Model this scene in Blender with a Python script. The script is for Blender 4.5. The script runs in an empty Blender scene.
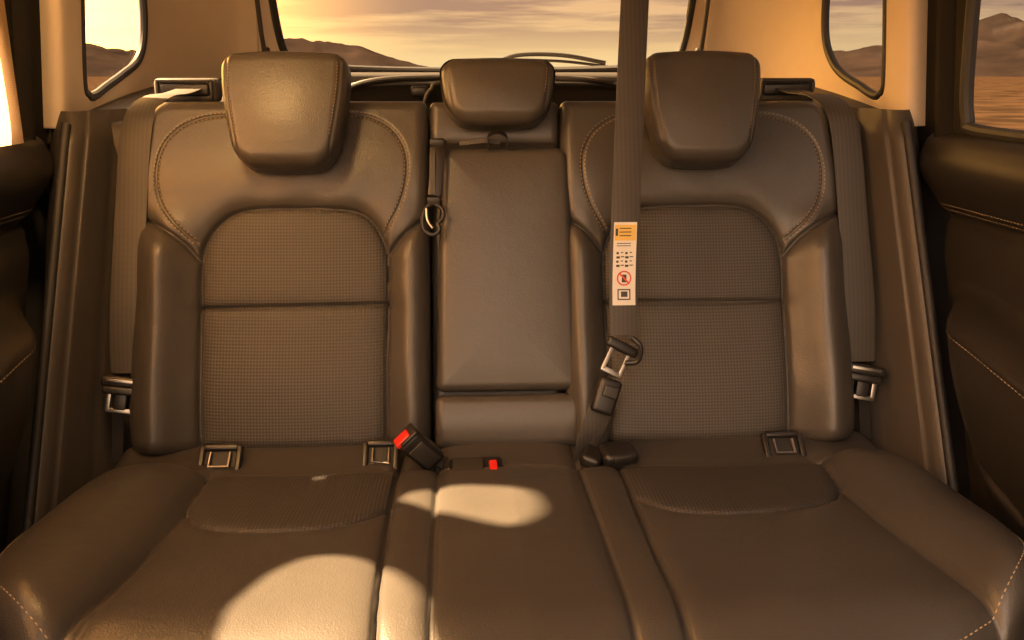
import bpy, bmesh, math
import numpy as np
from mathutils import Vector, Matrix, Euler

sc = bpy.context.scene
sc.view_settings.view_transform = 'Standard'
sc.view_settings.look = 'None'
sc.view_settings.exposure = 0.0

# ------------------------------------------------------------------ utils
def lin(r, g, b):
    f = lambda c: (c/255/12.92) if c/255 <= 0.04045 else ((c/255+0.055)/1.055)**2.4
    return (f(r), f(g), f(b), 1.0)

def nmat(name):
    m = bpy.data.materials.new(name); m.use_nodes = True
    nt = m.node_tree; nt.nodes.clear()
    out = nt.nodes.new('ShaderNodeOutputMaterial')
    bs = nt.nodes.new('ShaderNodeBsdfPrincipled')
    nt.links.new(bs.outputs[0], out.inputs[0])
    return m, nt, bs, out

def simple(name, col, rough=0.5, metal=0.0, nscale=40, nvar=0.12, bump=0.0, bscale=400, spec=0.5):
    m, nt, bs, out = nmat(name)
    N, L = nt.nodes, nt.links
    tc = N.new('ShaderNodeTexCoord')
    no = N.new('ShaderNodeTexNoise'); no.inputs['Scale'].default_value = nscale; no.inputs['Detail'].default_value = 4
    L.new(tc.outputs['Object'], no.inputs['Vector'])
    mx = N.new('ShaderNodeMix'); mx.data_type = 'RGBA'
    mx.inputs[6].default_value = tuple(c*(1-nvar) for c in col[:3])+(1,)
    mx.inputs[7].default_value = tuple(min(1, c*(1+nvar)) for c in col[:3])+(1,)
    L.new(no.outputs[0], mx.inputs[0]); L.new(mx.outputs[2], bs.inputs['Base Color'])
    bs.inputs['Roughness'].default_value = rough
    bs.inputs['Metallic'].default_value = metal
    bs.inputs['Specular IOR Level'].default_value = spec
    if bump > 0:
        n2 = N.new('ShaderNodeTexNoise'); n2.inputs['Scale'].default_value = bscale; n2.inputs['Detail'].default_value = 2
        L.new(tc.outputs['Object'], n2.inputs['Vector'])
        bp = N.new('ShaderNodeBump'); bp.inputs['Strength'].default_value = bump; bp.inputs['Distance'].default_value = 0.001
        L.new(n2.outputs[0], bp.inputs['Height']); L.new(bp.outputs[0], bs.inputs['Normal'])
    return m

def leather(name, col, fab, rough=0.35, plane='XZ'):
    """smooth leather, with a woven / perforated insert where vertex attribute 'insert' = 1"""
    m, nt, bs, out = nmat(name)
    N, L = nt.nodes, nt.links
    tc = N.new('ShaderNodeTexCoord')
    vo = N.new('ShaderNodeTexVoronoi'); vo.inputs['Scale'].default_value = 420
    L.new(tc.outputs['Object'], vo.inputs['Vector'])
    no = N.new('ShaderNodeTexNoise'); no.inputs['Scale'].default_value = 9; no.inputs['Detail'].default_value = 5
    L.new(tc.outputs['Object'], no.inputs['Vector'])
    at = N.new('ShaderNodeAttribute'); at.attribute_name = 'insert'
    sp = N.new('ShaderNodeSeparateXYZ'); L.new(tc.outputs['Object'], sp.inputs[0])
    a = sp.outputs['X']; b = sp.outputs['Z' if plane == 'XZ' else 'Y']
    def mth(op, x, y=None):
        n = N.new('ShaderNodeMath'); n.operation = op
        for i, q in enumerate((x, y)):
            if q is None: continue
            if isinstance(q, (int, float)): n.inputs[i].default_value = q
            else: L.new(q, n.inputs[i])
        return n.outputs[0]
    k = 2*math.pi/0.0110
    s1 = mth('SINE', mth('MULTIPLY', mth('ADD', a, b), k))
    s2 = mth('SINE', mth('MULTIPLY', mth('SUBTRACT', a, b), k))
    wv = mth('MULTIPLY', s1, s2)
    wv = mth('MULTIPLY', mth('ADD', wv, 1.0), 0.5)
    mxw = N.new('ShaderNodeMix'); mxw.data_type = 'RGBA'
    mxw.inputs[6].default_value = tuple(c*0.45 for c in fab[:3])+(1,)
    mxw.inputs[7].default_value = tuple(c*1.45 for c in fab[:3])+(1,)
    L.new(wv, mxw.inputs[0])
    mxl = N.new('ShaderNodeMix'); mxl.data_type = 'RGBA'
    mxl.inputs[6].default_value = tuple(c*0.84 for c in col[:3])+(1,)
    mxl.inputs[7].default_value = tuple(c*1.18 for c in col[:3])+(1,)
    L.new(no.outputs[0], mxl.inputs[0])
    mx = N.new('ShaderNodeMix'); mx.data_type = 'RGBA'
    L.new(at.outputs['Fac'], mx.inputs[0]); L.new(mxl.outputs[2], mx.inputs[6]); L.new(mxw.outputs[2], mx.inputs[7])
    L.new(mx.outputs[2], bs.inputs['Base Color'])
    rr = N.new('ShaderNodeMapRange'); rr.inputs[3].default_value = rough; rr.inputs[4].default_value = 0.62
    L.new(at.outputs['Fac'], rr.inputs[0]); L.new(rr.outputs[0], bs.inputs['Roughness'])
    hm = N.new('ShaderNodeMix'); hm.data_type = 'FLOAT'
    L.new(at.outputs['Fac'], hm.inputs[0]); L.new(mth('MULTIPLY', vo.outputs[0], 0.35), hm.inputs[2]); L.new(wv, hm.inputs[3])
    n3 = N.new('ShaderNodeTexNoise'); n3.inputs['Scale'].default_value = 20; n3.inputs['Detail'].default_value = 3
    L.new(tc.outputs['Object'], n3.inputs['Vector'])
    hh = mth('ADD', hm.outputs[0], mth('MULTIPLY', n3.outputs[0], 1.8))
    bp = N.new('ShaderNodeBump'); bp.inputs['Strength'].default_value = 0.5; bp.inputs['Distance'].default_value = 0.0012
    L.new(hh, bp.inputs['Height']); L.new(bp.outputs[0], bs.inputs['Normal'])
    return m

M = {}
M['leather'] = leather('seat_leather', (0.055, 0.049, 0.042), (0.052, 0.046, 0.039))
M['leather_h'] = leather('cushion_leather', (0.044, 0.039, 0.034), (0.032, 0.028, 0.025), plane='XY')
M['stitch'] = simple('thread', lin(156, 136, 108), 0.8)
M['thread_dark'] = simple('thread_dark', lin(80, 68, 54), 0.8)
M['trim'] = simple('grey_trim_plastic', (0.058, 0.049, 0.040), 0.5, bump=0.25, bscale=500)
M['darktrim'] = simple('dark_trim_plastic', (0.026, 0.022, 0.018), 0.5, bump=0.25, bscale=500)
M['frame'] = simple('window_frame_cloth', (0.014, 0.012, 0.010), 0.8, bump=0.2, bscale=500, spec=0.10)
M['door'] = simple('door_plastic', (0.018, 0.015, 0.012), 0.45, bump=0.3, bscale=450, spec=0.4)
M['beige'] = simple('pillar_cloth', (0.56, 0.46, 0.35), 0.8, nscale=20, nvar=0.05, bump=0.2, bscale=700)
M['black'] = simple('black_plastic', (0.014, 0.012, 0.011), 0.36)
M['rubber'] = simple('rubber_seal', (0.014, 0.012, 0.011), 0.6)
M['metal'] = simple('buckle_steel', (0.40, 0.38, 0.35), 0.3, metal=1.0)
M['red'] = simple('red_button', (0.60, 0.02, 0.012), 0.4)
M['white'] = simple('label_white', (0.62, 0.60, 0.56), 0.6, nvar=0.03)
M['yellow'] = simple('label_yellow', (0.62, 0.42, 0.10), 0.6, nvar=0.03)
M['ink'] = simple('label_ink', (0.03, 0.03, 0.03), 0.6)
M['redink'] = simple('label_red', (0.5, 0.06, 0.04), 0.6)
M['carpet'] = simple('carpet', (0.04, 0.035, 0.03), 0.95, bump=0.6, bscale=300)
M['paint'] = simple('body_paint', (0.12, 0.12, 0.12), 0.3)

def web_mat():
    m, nt, bs, out = nmat('belt_webbing')
    N, L = nt.nodes, nt.links
    tc = N.new('ShaderNodeTexCoord')
    wa = N.new('ShaderNodeTexWave'); wa.inputs['Scale'].default_value = 42; wa.bands_direction = 'X'; wa.inputs['Distortion'].default_value = 0.3
    L.new(tc.outputs['Object'], wa.inputs['Vector'])
    wb = N.new('ShaderNodeTexWave'); wb.inputs['Scale'].default_value = 160; wb.bands_direction = 'Z'
    L.new(tc.outputs['Object'], wb.inputs['Vector'])
    mx = N.new('ShaderNodeMix'); mx.data_type = 'RGBA'
    mx.inputs[6].default_value = (0.040, 0.035, 0.030, 1); mx.inputs[7].default_value = (0.055, 0.048, 0.040, 1)
    L.new(wa.outputs[0], mx.inputs[0]); L.new(mx.outputs[2], bs.inputs['Base Color'])
    bs.inputs['Roughness'].default_value = 0.55
    bp = N.new('ShaderNodeBump'); bp.inputs['Strength'].default_value = 0.3; bp.inputs['Distance'].default_value = 0.0006
    L.new(wb.outputs[0], bp.inputs['Height']); L.new(bp.outputs[0], bs.inputs['Normal'])
    return m
M['web'] = web_mat()

def glass_mat():
    m = bpy.data.materials.new('window_glass'); m.use_nodes = True
    nt = m.node_tree; nt.nodes.clear(); N, L = nt.nodes, nt.links
    out = N.new('ShaderNodeOutputMaterial'); mix = N.new('ShaderNodeMixShader')
    tr = N.new('ShaderNodeBsdfTransparent'); tr.inputs[0].default_value = (0.97, 0.96, 0.94, 1)
    gl = N.new('ShaderNodeBsdfGlossy'); gl.inputs['Roughness'].default_value = 0.02
    mix.inputs[0].default_value = 0.02
    L.new(tr.outputs[0], mix.inputs[1]); L.new(gl.outputs[0], mix.inputs[2]); L.new(mix.outputs[0], out.inputs[0])
    return m
M['glass'] = glass_mat()

def gobo_mat():
    m = bpy.data.materials.new('gobo_fabric'); m.use_nodes = True  # translucent golden cloth for the added sun mask
    nt = m.node_tree; nt.nodes.clear(); N, L = nt.nodes, nt.links
    out = N.new('ShaderNodeOutputMaterial'); mix = N.new('ShaderNodeMixShader')
    tc = N.new('ShaderNodeTexCoord'); wv = N.new('ShaderNodeTexWave'); wv.inputs['Scale'].default_value = 120; wv.bands_direction = 'Z'
    L.new(tc.outputs['Object'], wv.inputs['Vector'])
    cr = N.new('ShaderNodeValToRGB'); cr.color_ramp.elements[0].color = (.72, .44, .20, 1); cr.color_ramp.elements[1].color = (.82, .54, .28, 1)
    L.new(wv.outputs[0], cr.inputs[0])
    tr = N.new('ShaderNodeBsdfTranslucent'); df = N.new('ShaderNodeBsdfDiffuse')
    L.new(cr.outputs[0], tr.inputs[0]); L.new(cr.outputs[0], df.inputs[0])
    mix.inputs[0].default_value = 0.7
    L.new(df.outputs[0], mix.inputs[1]); L.new(tr.outputs[0], mix.inputs[2]); L.new(mix.outputs[0], out.inputs[0])
    return m
M['sun_gobo'] = gobo_mat()

# ------------------------------------------------------------------ geometry helpers
def empty(name):
    o = bpy.data.objects.new(name, None); sc.collection.objects.link(o); o.empty_display_size = 0.05
    return o

def add_obj(name, V, F, mats, midx=None, parent=None, attr=None, sharp=40):
    me = bpy.data.meshes.new(name)
    me.from_pydata([tuple(map(float, v)) for v in V], [], [tuple(int(i) for i in f) for f in F])
    for m in (mats if isinstance(mats, (list, tuple)) else [mats]): me.materials.append(m)
    me.polygons.foreach_set('use_smooth', [True]*len(me.polygons))
    if midx is not None: me.polygons.foreach_set('material_index', [int(i) for i in midx])
    if attr is not None:
        a = me.attributes.new('insert', 'FLOAT', 'POINT'); a.data.foreach_set('value', np.asarray(attr, dtype=np.float32).ravel())
    me.update()
    if sharp: me.set_sharp_from_angle(angle=math.radians(sharp))
    o = bpy.data.objects.new(name, me); sc.collection.objects.link(o)
    if parent: o.parent = parent
    return o

def grid_faces(n, m, flip=False, keep=None, off=0):
    F = []
    for i in range(n-1):
        for j in range(m-1):
            if keep is not None and not keep[i, j]: continue
            a = off+i*m+j; b = a+1; c = a+m+1; d = a+m
            F.append((a, d, c, b) if not flip else (a, b, c, d))
    return F

def catmull(pts, n=8, closed=False):
    P = [np.array(p, float) for p in pts]
    out = []
    N = len(P)
    segs = N if closed else N-1
    for i in range(segs):
        if closed: p0, p1, p2, p3 = P[(i-1) % N], P[i], P[(i+1) % N], P[(i+2) % N]
        else:
            p1, p2 = P[i], P[i+1]
            p0 = P[i-1] if i > 0 else 2*p1-p2
            p3 = P[i+2] if i+2 < N else 2*p2-p1
        for k in range(n):
            t = k/n
            out.append(0.5*((2*p1)+(-p0+p2)*t+(2*p0-5*p1+4*p2-p3)*t*t+(-p0+3*p1-3*p2+p3)*t**3))
    if not closed: out.append(P[-1])
    return np.array(out)

def dist_poly(X, Y, pts):
    d = np.full(X.shape, 9.0)
    for (x0, y0), (x1, y1) in zip(pts[:-1], pts[1:]):
        dx, dy = x1-x0, y1-y0; l = dx*dx+dy*dy+1e-12
        t = np.clip(((X-x0)*dx+(Y-y0)*dy)/l, 0, 1)
        d = np.minimum(d, np.hypot(X-x0-t*dx, Y-y0-t*dy))
    return d

def inside_poly(X, Y, pts):
    c = np.zeros(X.shape, bool); n = len(pts)
    for i in range(n):
        x0, y0 = pts[i]; x1, y1 = pts[(i+1) % n]
        if abs(y1-y0) < 1e-12: continue
        c ^= ((y0 > Y) != (y1 > Y)) & (X < (x1-x0)*(Y-y0)/(y1-y0)+x0)
    return c

def hole_keep(X, Y, hole, grow=0.006):
    """faces kept: outside the opening and its seal line"""
    Xc = (X[:-1, :-1]+X[1:, 1:])/2; Yc = (Y[:-1, :-1]+Y[1:, 1:])/2
    hp = np.vstack([hole, hole[:1]])
    return ~(inside_poly(Xc, Yc, hole) | (dist_poly(Xc, Yc, hp) < grow))

def rrect(X, Y, x0, x1, y0, y1, rads):
    cx, cy, bx, by = (x0+x1)/2, (y0+y1)/2, (x1-x0)/2, (y1-y0)/2
    px, py = X-cx, Y-cy
    r = np.where(py < 0, np.where(px < 0, rads[0], rads[1]), np.where(px < 0, rads[2], rads[3]))
    qx, qy = np.abs(px)-bx+r, np.abs(py)-by+r
    mx, my = np.maximum(qx, 0), np.maximum(qy, 0)
    L = np.hypot(mx, my)
    sd = np.minimum(np.maximum(qx, qy), 0)+L-r
    both = (L > 1e-9)
    gx = np.where(both, mx/np.maximum(L, 1e-9), (qx > qy)*1.0)*np.sign(px)
    gy = np.where(both, my/np.maximum(L, 1e-9), (qx <= qy)*1.0)*np.sign(py)
    return sd, gx, gy

class Pad:
    """Upholstered pad: rounded-rect outline, rolled edge radius R, skirt depth thick, relief hfun."""
    def __init__(s, x0, x1, y0, y1, rads, R, thick, hfun, world, res=0.003, warp=None, mask=None):
        s.__dict__.update(locals())
    def H(s, X, Y):
        sd, gx, gy = rrect(X, Y, s.x0, s.x1, s.y0, s.y1, s.rads)
        o = np.maximum(sd, 0)
        Xp, Yp = X-gx*o, Y-gy*o
        e = np.clip(-sd, 0, s.R)
        edge = -s.R*(1-np.sqrt(np.maximum(0, 1-((s.R-e)/s.R)**2)))
        h = s.hfun(Xp, Yp, np.maximum(-sd, 0))+edge
        h = h-s.thick*np.clip(o/(s.res*4), 0, 1)
        return Xp, Yp, h
    def surf(s, X, Y):
        X = np.asarray(X, float); Y = np.asarray(Y, float)
        Xp, Yp, h = s.H(X, Y)
        if s.warp: Xp, Yp = s.warp(Xp, Yp)
        return s.world(Xp, Yp, h)
    def build(s, name, mat, parent=None, mirror=False, flip=False):
        m = s.res*5
        nx = int((s.x1-s.x0+2*m)/s.res)+1; ny = int((s.y1-s.y0+2*m)/s.res)+1
        X, Y = np.meshgrid(np.linspace(s.x0-m, s.x1+m, nx), np.linspace(s.y0-m, s.y1+m, ny), indexing='ij')
        P = s.surf(X, Y)
        A = s.mask(X, Y) if s.mask else np.zeros(X.shape)
        if mirror: P = P.copy(); P[..., 0] *= -1
        return add_obj(name, P.reshape(-1, 3), grid_faces(nx, ny, flip=(mirror != flip)), mat, parent=parent, attr=A, sharp=None)

def stitch_run(name, pts2, surf, parent, mirror=False, pitch=0.0078, ln=0.0050, r=0.0010, mat=None):
    P = surf(pts2[:, 0], pts2[:, 1])
    if mirror: P = P.copy(); P[:, 0] *= -1
    seg = np.linalg.norm(np.diff(P, axis=0), axis=1); cum = np.concatenate([[0], np.cumsum(seg)])
    V, F = [], []
    t = 0.002
    while t+ln < cum[-1]:
        a = np.array([np.interp(t, cum, P[:, k]) for k in range(3)]); b = np.array([np.interp(t+ln, cum, P[:, k]) for k in range(3)])
        d = b-a; d /= np.linalg.norm(d)+1e-9
        up = np.array([0.1, -0.7, 0.7]); s1 = np.cross(d, up); s1 /= np.linalg.norm(s1); s2 = np.cross(s1, d)
        base = len(V)
        V.append(a)
        for f in (0.25, 0.75):
            c = a+(b-a)*f
            for k in range(6):
                an = k*math.pi/3; V.append(c+r*(math.cos(an)*s1+math.sin(an)*s2))
        V.append(b)
        for k in range(6):
            k2 = (k+1) % 6
            F.append((base, base+1+k2, base+1+k)); F.append((base+1+k, base+1+k2, base+7+k2, base+7+k)); F.append((base+13, base+7+k, base+7+k2))
        t += pitch
    return add_obj(name, V, F, mat or M['stitch'], parent=parent, sharp=None)

class Builder:
    def __init__(s): s.V, s.F, s.I, s.mats = [], [], [], []
    def mi(s, m):
        if m not in s.mats: s.mats.append(m)
        return s.mats.index(m)
    def add(s, V, F, mat):
        o = len(s.V); s.V += [tuple(map(float, v)) for v in V]; s.F += [tuple(i+o for i in f) for f in F]; s.I += [s.mi(mat)]*len(F)
    def box(s, size, loc, rot=(0, 0, 0), bev=0.004, mat=None, seg=3, taper=1.0, mtx=None):
        bm = bmesh.new(); bmesh.ops.create_cube(bm, size=1.0)
        for v in bm.verts:
            k = taper if v.co.z > 0 else 1.0
            v.co = Vector((v.co.x*size[0]*k, v.co.y*size[1], v.co.z*size[2]))
        if bev > 0: bmesh.ops.bevel(bm, geom=list(bm.edges), offset=min(bev, min(size)*0.48), segments=seg, profile=0.5, affect='EDGES')
        R = Matrix.Translation(loc) @ (mtx.to_4x4() if mtx is not None else Euler(rot).to_matrix().to_4x4())
        bm.verts.index_update()
        s.add([R @ v.co for v in bm.verts], [[v.index for v in f.verts] for f in bm.faces], mat); bm.free()
    def tube(s, pts, r, mat, n=10, closed=False, flat=1.0, flatdir=None):
        P = np.array(pts, float); N = len(P)
        T = (np.roll(P, -1, 0)-np.roll(P, 1, 0)) if closed else np.gradient(P, axis=0)
        T /= np.linalg.norm(T, axis=1)[:, None]+1e-12
        ref = np.array([0, 0, 1.0]) if abs(T[0][2]) < 0.9 else np.array([1.0, 0, 0])
        if flatdir is not None: ref = np.array(flatdir, float)
        u = np.cross(T[0], ref); u /= np.linalg.norm(u)
        V = []
        for i in range(N):
            if flatdir is not None: u = np.cross(T[i], ref)
            u = u-T[i]*np.dot(u, T[i]); u /= np.linalg.norm(u)+1e-12
            w = np.cross(T[i], u)
            rr = r[i] if hasattr(r, '__len__') else r
            for k in range(n):
                a = 2*math.pi*k/n; V.append(P[i]+rr*(math.cos(a)*u+flat*math.sin(a)*w))
        F = []
        for i in range(N if closed else N-1):
            j = (i+1) % N
            for k in range(n):
                k2 = (k+1) % n; F.append((i*n+k, i*n+k2, j*n+k2, j*n+k))
        if not closed: F.append(tuple(range(n))[::-1]); F.append(tuple((N-1)*n+k for k in range(n)))
        s.add(V, F, mat)
    def ribbon(s, pts, wdir, w, mat, t=0.0022, n=8):
        P = catmull(pts, n)
        W = catmull([wdir]*len(pts) if np.array(wdir).ndim == 1 else wdir, n)
        T = np.gradient(P, axis=0); T /= np.linalg.norm(T, axis=1)[:, None]
        V = []
        for p, d, tt in zip(P, W, T):
            d = d-tt*np.dot(d, tt); d = d/np.linalg.norm(d); nn = np.cross(d, tt)
            for a, b in ((-.5, -.3), (-.47, -.5), (0, -.5), (.47, -.5), (.5, -.3), (.5, .3), (.47, .5), (0, .5), (-.47, .5), (-.5, .3)):
                V.append(p+d*w*a+nn*t*b)
        F = []; k0 = 10
        for i in range(len(P)-1):
            for k in range(k0):
                k2 = (k+1) % k0; F.append((i*k0+k, i*k0+k2, (i+1)*k0+k2, (i+1)*k0+k))
        F.append(tuple(range(k0))[::-1]); F.append(tuple((len(P)-1)*k0+k for k in range(k0)))
        s.add(V, F, mat)
    def build(s, name, parent=None, sharp=35):
        return add_obj(name, s.V, s.F, s.mats, s.I, parent, sharp=sharp)

# ------------------------------------------------------------------ seat back (drafting units -> metres on the leaning seat-back plane)
def D(u, v): return ((u-495.5)*0.001806, (450-v)*0.00184)
def DL(l): return np.array([D(*p) for p in l])
US = np.array([0, .346, .938]); NS = np.array([0, -.938, .346]); OS = np.array([0, 1.50, .856])
def WB(x, s, h):
    x = np.asarray(x, float)[..., None]; s = np.asarray(s, float)[..., None]; h = np.asarray(h, float)[..., None]
    return OS+x*np.array([1.0, 0, 0])+s*US+h*NS
smooth = lambda a, b, x: (lambda t: t*t*(3-2*t))(np.clip((x-a)/(b-a), 0, 1))

bench = empty('rear_bench_seat')
arch = catmull(DL([(205, 462), (204, 400), (203, 320), (203, 270), (208, 246), (222, 227), (245, 216), (295, 214), (345, 216), (368, 224), (382, 245), (388, 270), (387, 320), (386, 400), (386, 462)]), 6)
archpoly = arch
sB = catmull(DL([(132, 218), (160, 230), (185, 246), (203, 266)]), 5)
sC = catmull(DL([(434, 220), (415, 232), (400, 245), (388, 260)]), 5)
sHm = catmull(DL([(203, 311), (295, 311), (387, 309)]), 3)
st1 = catmull(DL([(228, 121), (200, 124), (176, 134), (161, 152), (157, 178), (162, 205), (178, 228), (200, 248)]), 6)
st2 = catmull(DL([(346, 119), (372, 124), (393, 137), (405, 157), (407, 182), (400, 210), (384, 240)]), 6)
xl, s_b = D(138, 450); xr, s_t = D(428, 104)

def hsb(X, Y, e):
    d = np.minimum.reduce([dist_poly(X, Y, p) for p in (arch, sB, sC)])
    dh = dist_poly(X, Y, sHm)
    h = 0.014*(1-np.exp(-d/0.014)) + 0.007*(1-np.exp(-dh/0.009)) - 0.007*np.exp(-(d/0.0030)**2) - 0.007*np.exp(-(dh/0.0028)**2)
    ds = np.minimum(dist_poly(X, Y, st1), dist_poly(X, Y, st2))
    h -= 0.0040*np.exp(-(ds/0.0028)**2)
    ins = inside_poly(X, Y, archpoly)
    low = 1-smooth(0.34, 0.46, Y)
    out = np.exp(-((X-D(168, 0)[0])/0.038)**2)*0.042*low
    inn = np.exp(-((X-D(410, 0)[0])/0.028)**2)*0.020*low
    h += np.where(ins, 0.005*np.cos((X-D(295, 0)[0])*14), out+inn)
    h += 0.012*np.exp(-((Y-0.50)/0.09)**2)*0.8 + 0.012*np.exp(-((Y-0.10)/0.10)**2)
    h += 0.0014*np.sin(X*60+3*np.sin(Y*21))*np.exp(-d/0.03)*(~ins)
    return h
def wsb(X, Y):
    k = smooth(0.36, 0.64, Y)*0.018
    f = np.clip((D(300, 0)[0]-X)/(D(300, 0)[0]-xl), 0, 1)
    return X+k*f, Y
def msb(X, Y): return inside_poly(X, Y, archpoly)*1.0
padL = Pad(xl, xr, s_b, s_t, (.03, .012, .045, .014), 0.024, 0.09, hsb, WB, res=0.0024, warp=wsb, mask=msb)
for nm, mir in (('seatback_panel_a', False), ('seatback_panel_b', True)):
    padL.build(nm, M['leather'], bench, mirror=mir)
    for i, p in enumerate((st1, st2)):
        for off in (-0.0042, 0.0042):
            g = np.gradient(p, axis=0); g /= np.linalg.norm(g, axis=1)[:, None]
            q = p+off*np.stack([-g[:, 1], g[:, 0]], 1)
            stitch_run(nm+'_stitching_%d' % i, q, padL.surf, bench, mirror=mir, r=0.0008)

x0, _ = D(429.5, 0); x1, _ = D(562, 0)
sT = DL([(420, 149), (580, 149)])
def hc(X, Y, e):
    d = dist_poly(X, Y, sT)
    return np.where(Y > sT[0][1], 0.010*(1-np.exp(-d/0.01)), -0.022)
Pad(x0, x1, s_b, s_t, (.012,)*4, 0.016, 0.09, hc, WB, res=0.003).build('seatback_centre', M['leather'], bench)

arm = empty('fold_down_armrest')
ax0, as0 = D(434, 396); ax1, as1 = D(576, 155)
def warm(X, Y):
    c = (ax0+ax1)/2; t = (Y-as0)/(as1-as0)
    return c+(X-c)*(1.0-0.10*t), Y
def harm(X, Y, e):
    return 0.030+0.009*(1-np.exp(-e/0.04))
Pad(ax0, ax1, as0, as1, (.014, .014, .022, .022), 0.015, 0.06, harm, WB, res=0.0022, warp=warm).build('armrest_pad', M['leather'], arm)
bx0, bs0 = D(433, 450); bx1, bs1 = D(577, 399)
Pad(bx0, bx1, bs0, bs1, (.014,)*4, 0.015, 0.06, lambda X, Y, e: 0.028+0.014*np.exp(-((Y-0.05)/0.05)**2), WB, res=0.0022).build('armrest_hinge_block', M['leather'], arm)

# ------------------------------------------------------------------ headrests
def headrest(name, cx, s0, s1, hw, hbase, th, low):
    hh = (s1-s0)/2; cs = (s0+s1)/2
    def world(x, s, h): return WB(cx+x, cs+s, hbase+h)
    def warp(X, Y):
        t = (Y+hh)/(2*hh)
        f = low+(1-low)*smooth(-0.25, 0.85, t)
        return X*f, Y-0.005*(X/hw)**2*(Y/hh)
    def hf(X, Y, e):
        dome = 0.012*np.cos(X/hw*1.3)*np.cos(Y/hh*1.2)
        return dome-0.003*np.exp(-((np.abs(X)-(hw-.013))/.0020)**2)
    def hb(X, Y, e): return 0.01*np.cos(X/hw*1.2)
    pf = Pad(-hw, hw, -hh, hh, (.045, .045, .028, .028), 0.024, th*0.45, hf, world, res=0.0024, warp=warp)
    pb = Pad(-hw, hw, -hh, hh, (.045, .045, .028, .028), 0.024, th*0.45, hb, lambda x, s, h: world(x, s, -th-h), res=0.003, warp=warp)
    of = pf.build(name, M['leather'])
    ob = pb.build(name+'_back', M['leather'], flip=True)
    b = Builder()
    for sx in (-0.055, 0.055):
        p0 = WB(cx+sx, s0+0.03, hbase-th*0.9); p1 = WB(cx+sx, 0.585, -0.03)
        b.tube([p0, p0*0.5+p1*0.5, p1], 0.006, M['metal'])
    op = b.build(name+'_posts')
    bpy.ops.object.select_all(action='DESELECT')
    for o in (ob, op, of): o.select_set(True)
    bpy.context.view_layer.objects.active = of
    bpy.ops.object.join()
    q = np.array([(hw-0.017, y) for y in np.linspace(hh-.02, -hh+.05, 40)])
    for sg in (1, -1):
        qq = q.copy(); qq[:, 0] *= sg
        stitch_run('headrest_stitching', qq, pf.surf, of, r=0.0006, pitch=0.006, ln=0.004)
    return of
headrest('headrest', -0.366, 0.490, 0.697, 0.110, 0.105, 0.075, 0.74)
headrest('headrest', 0.370, 0.496, 0.699, 0.106, 0.105, 0.075, 0.74)
headrest('headrest', 0.006, 0.573, 0.697, 0.104, 0.075, 0.055, 0.84)

# ------------------------------------------------------------------ cushion
def WC(x, y, h):
    z = .832+.10*(1.5-y)+h
    return np.stack([x, y, z], -1)
L1 = catmull([(-.478, 1.375), (-.470, 1.20), (-.478, .98), (-.500, .74)], 6)
L2 = catmull([(-.172, 1.56), (-.172, 1.375), (-.168, 1.05), (-.150, .70)], 6)
L3 = catmull([(-.108, 1.56), (-.105, 1.2), (-.096, .70)], 4)
L4 = catmull([(.128, 1.56), (.128, 1.2), (.124, .70)], 4)
L5 = catmull([(.200, 1.56), (.196, 1.375), (.188, 1.05), (.178, .70)], 6)
L6 = catmull([(.540, 1.39), (.520, 1.20), (.530, .98), (.540, .74)], 6)
U1 = catmull([(-.470, 1.225), (-.44, 1.165), (-.39, 1.135), (-.32, 1.125), (-.25, 1.140), (-.20, 1.175), (-.172, 1.215)], 6)
U2 = catmull([(.197, 1.235), (.23, 1.185), (.29, 1.160), (.36, 1.155), (.43, 1.170), (.49, 1.205), (.520, 1.255)], 6)
R1 = np.array([(-.66, 1.41), (-.478, 1.372), (-.172, 1.368)])
R2 = np.array([(.200, 1.368), (.54, 1.385), (.69, 1.43)])
R3 = np.array([(-.108, 1.40), (.128, 1.40)])
def hcu(X, Y, e):
    dm = np.minimum.reduce([dist_poly(X, Y, p) for p in (L1, L3, L4, L6)])
    ds = np.minimum.reduce([dist_poly(X, Y, p) for p in (L2, L5)])
    du = np.minimum.reduce([dist_poly(X, Y, p) for p in (U1, U2)])
    dr = np.minimum.reduce([dist_poly(X, Y, p) for p in (R1, R2, R3)])
    h = 0.009*(1-np.exp(-dm/0.016))+0.009*(1-np.exp(-ds/0.014))+0.006*(1-np.exp(-du/0.010))+0.007*(1-np.exp(-dr/0.012))
    h -= 0.005*np.exp(-(dm/0.0026)**2)+0.009*np.exp(-(ds/0.0030)**2)+0.005*np.exp(-(du/0.0028)**2)+0.007*np.exp(-(dr/0.003)**2)
    ol = np.where(X < 0, (-.478-X)/.2, (X-.53)/.16)
    h += 0.038*np.sin(np.pi*np.clip(ol, 0, 1)**0.8)*smooth(1.5, 1.25, Y)
    ctr = np.clip(1-np.abs(X-.012)/.14, 0, 1)
    h += 0.006*ctr
    h -= 0.008*smooth(1.36, 1.39, Y)
    h += 0.022*smooth(1.40, 1.53, Y)
    h -= 0.045*smooth(0.93, 0.75, Y)**1.5
    h += 0.006*np.sin(X*17+1)*np.sin(Y*13)*0.5
    return h
def mcu(X, Y):
    a = (X > np.interp(Y, L1[::-1, 1], L1[::-1, 0])) & (X < -.172) & (Y < 1.368) & (Y > np.interp(X, U1[:, 0], U1[:, 1]))
    b = (X > .197) & (X < np.interp(Y, L6[::-1, 1], L6[::-1, 0])) & (Y < 1.375) & (Y > np.interp(X, U2[:, 0], U2[:, 1]))
    return (a | b)*1.0
CX0, CX1, CY0, CR = -.672, .688, .785, .33
padC = Pad(CX0, CX1, CY0, 1.54, (CR, CR, .05, .05), 0.045, 0.20, hcu, WC, res=0.0032, mask=mcu)
padC.build('cushion', M['leather_h'], bench)
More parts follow.
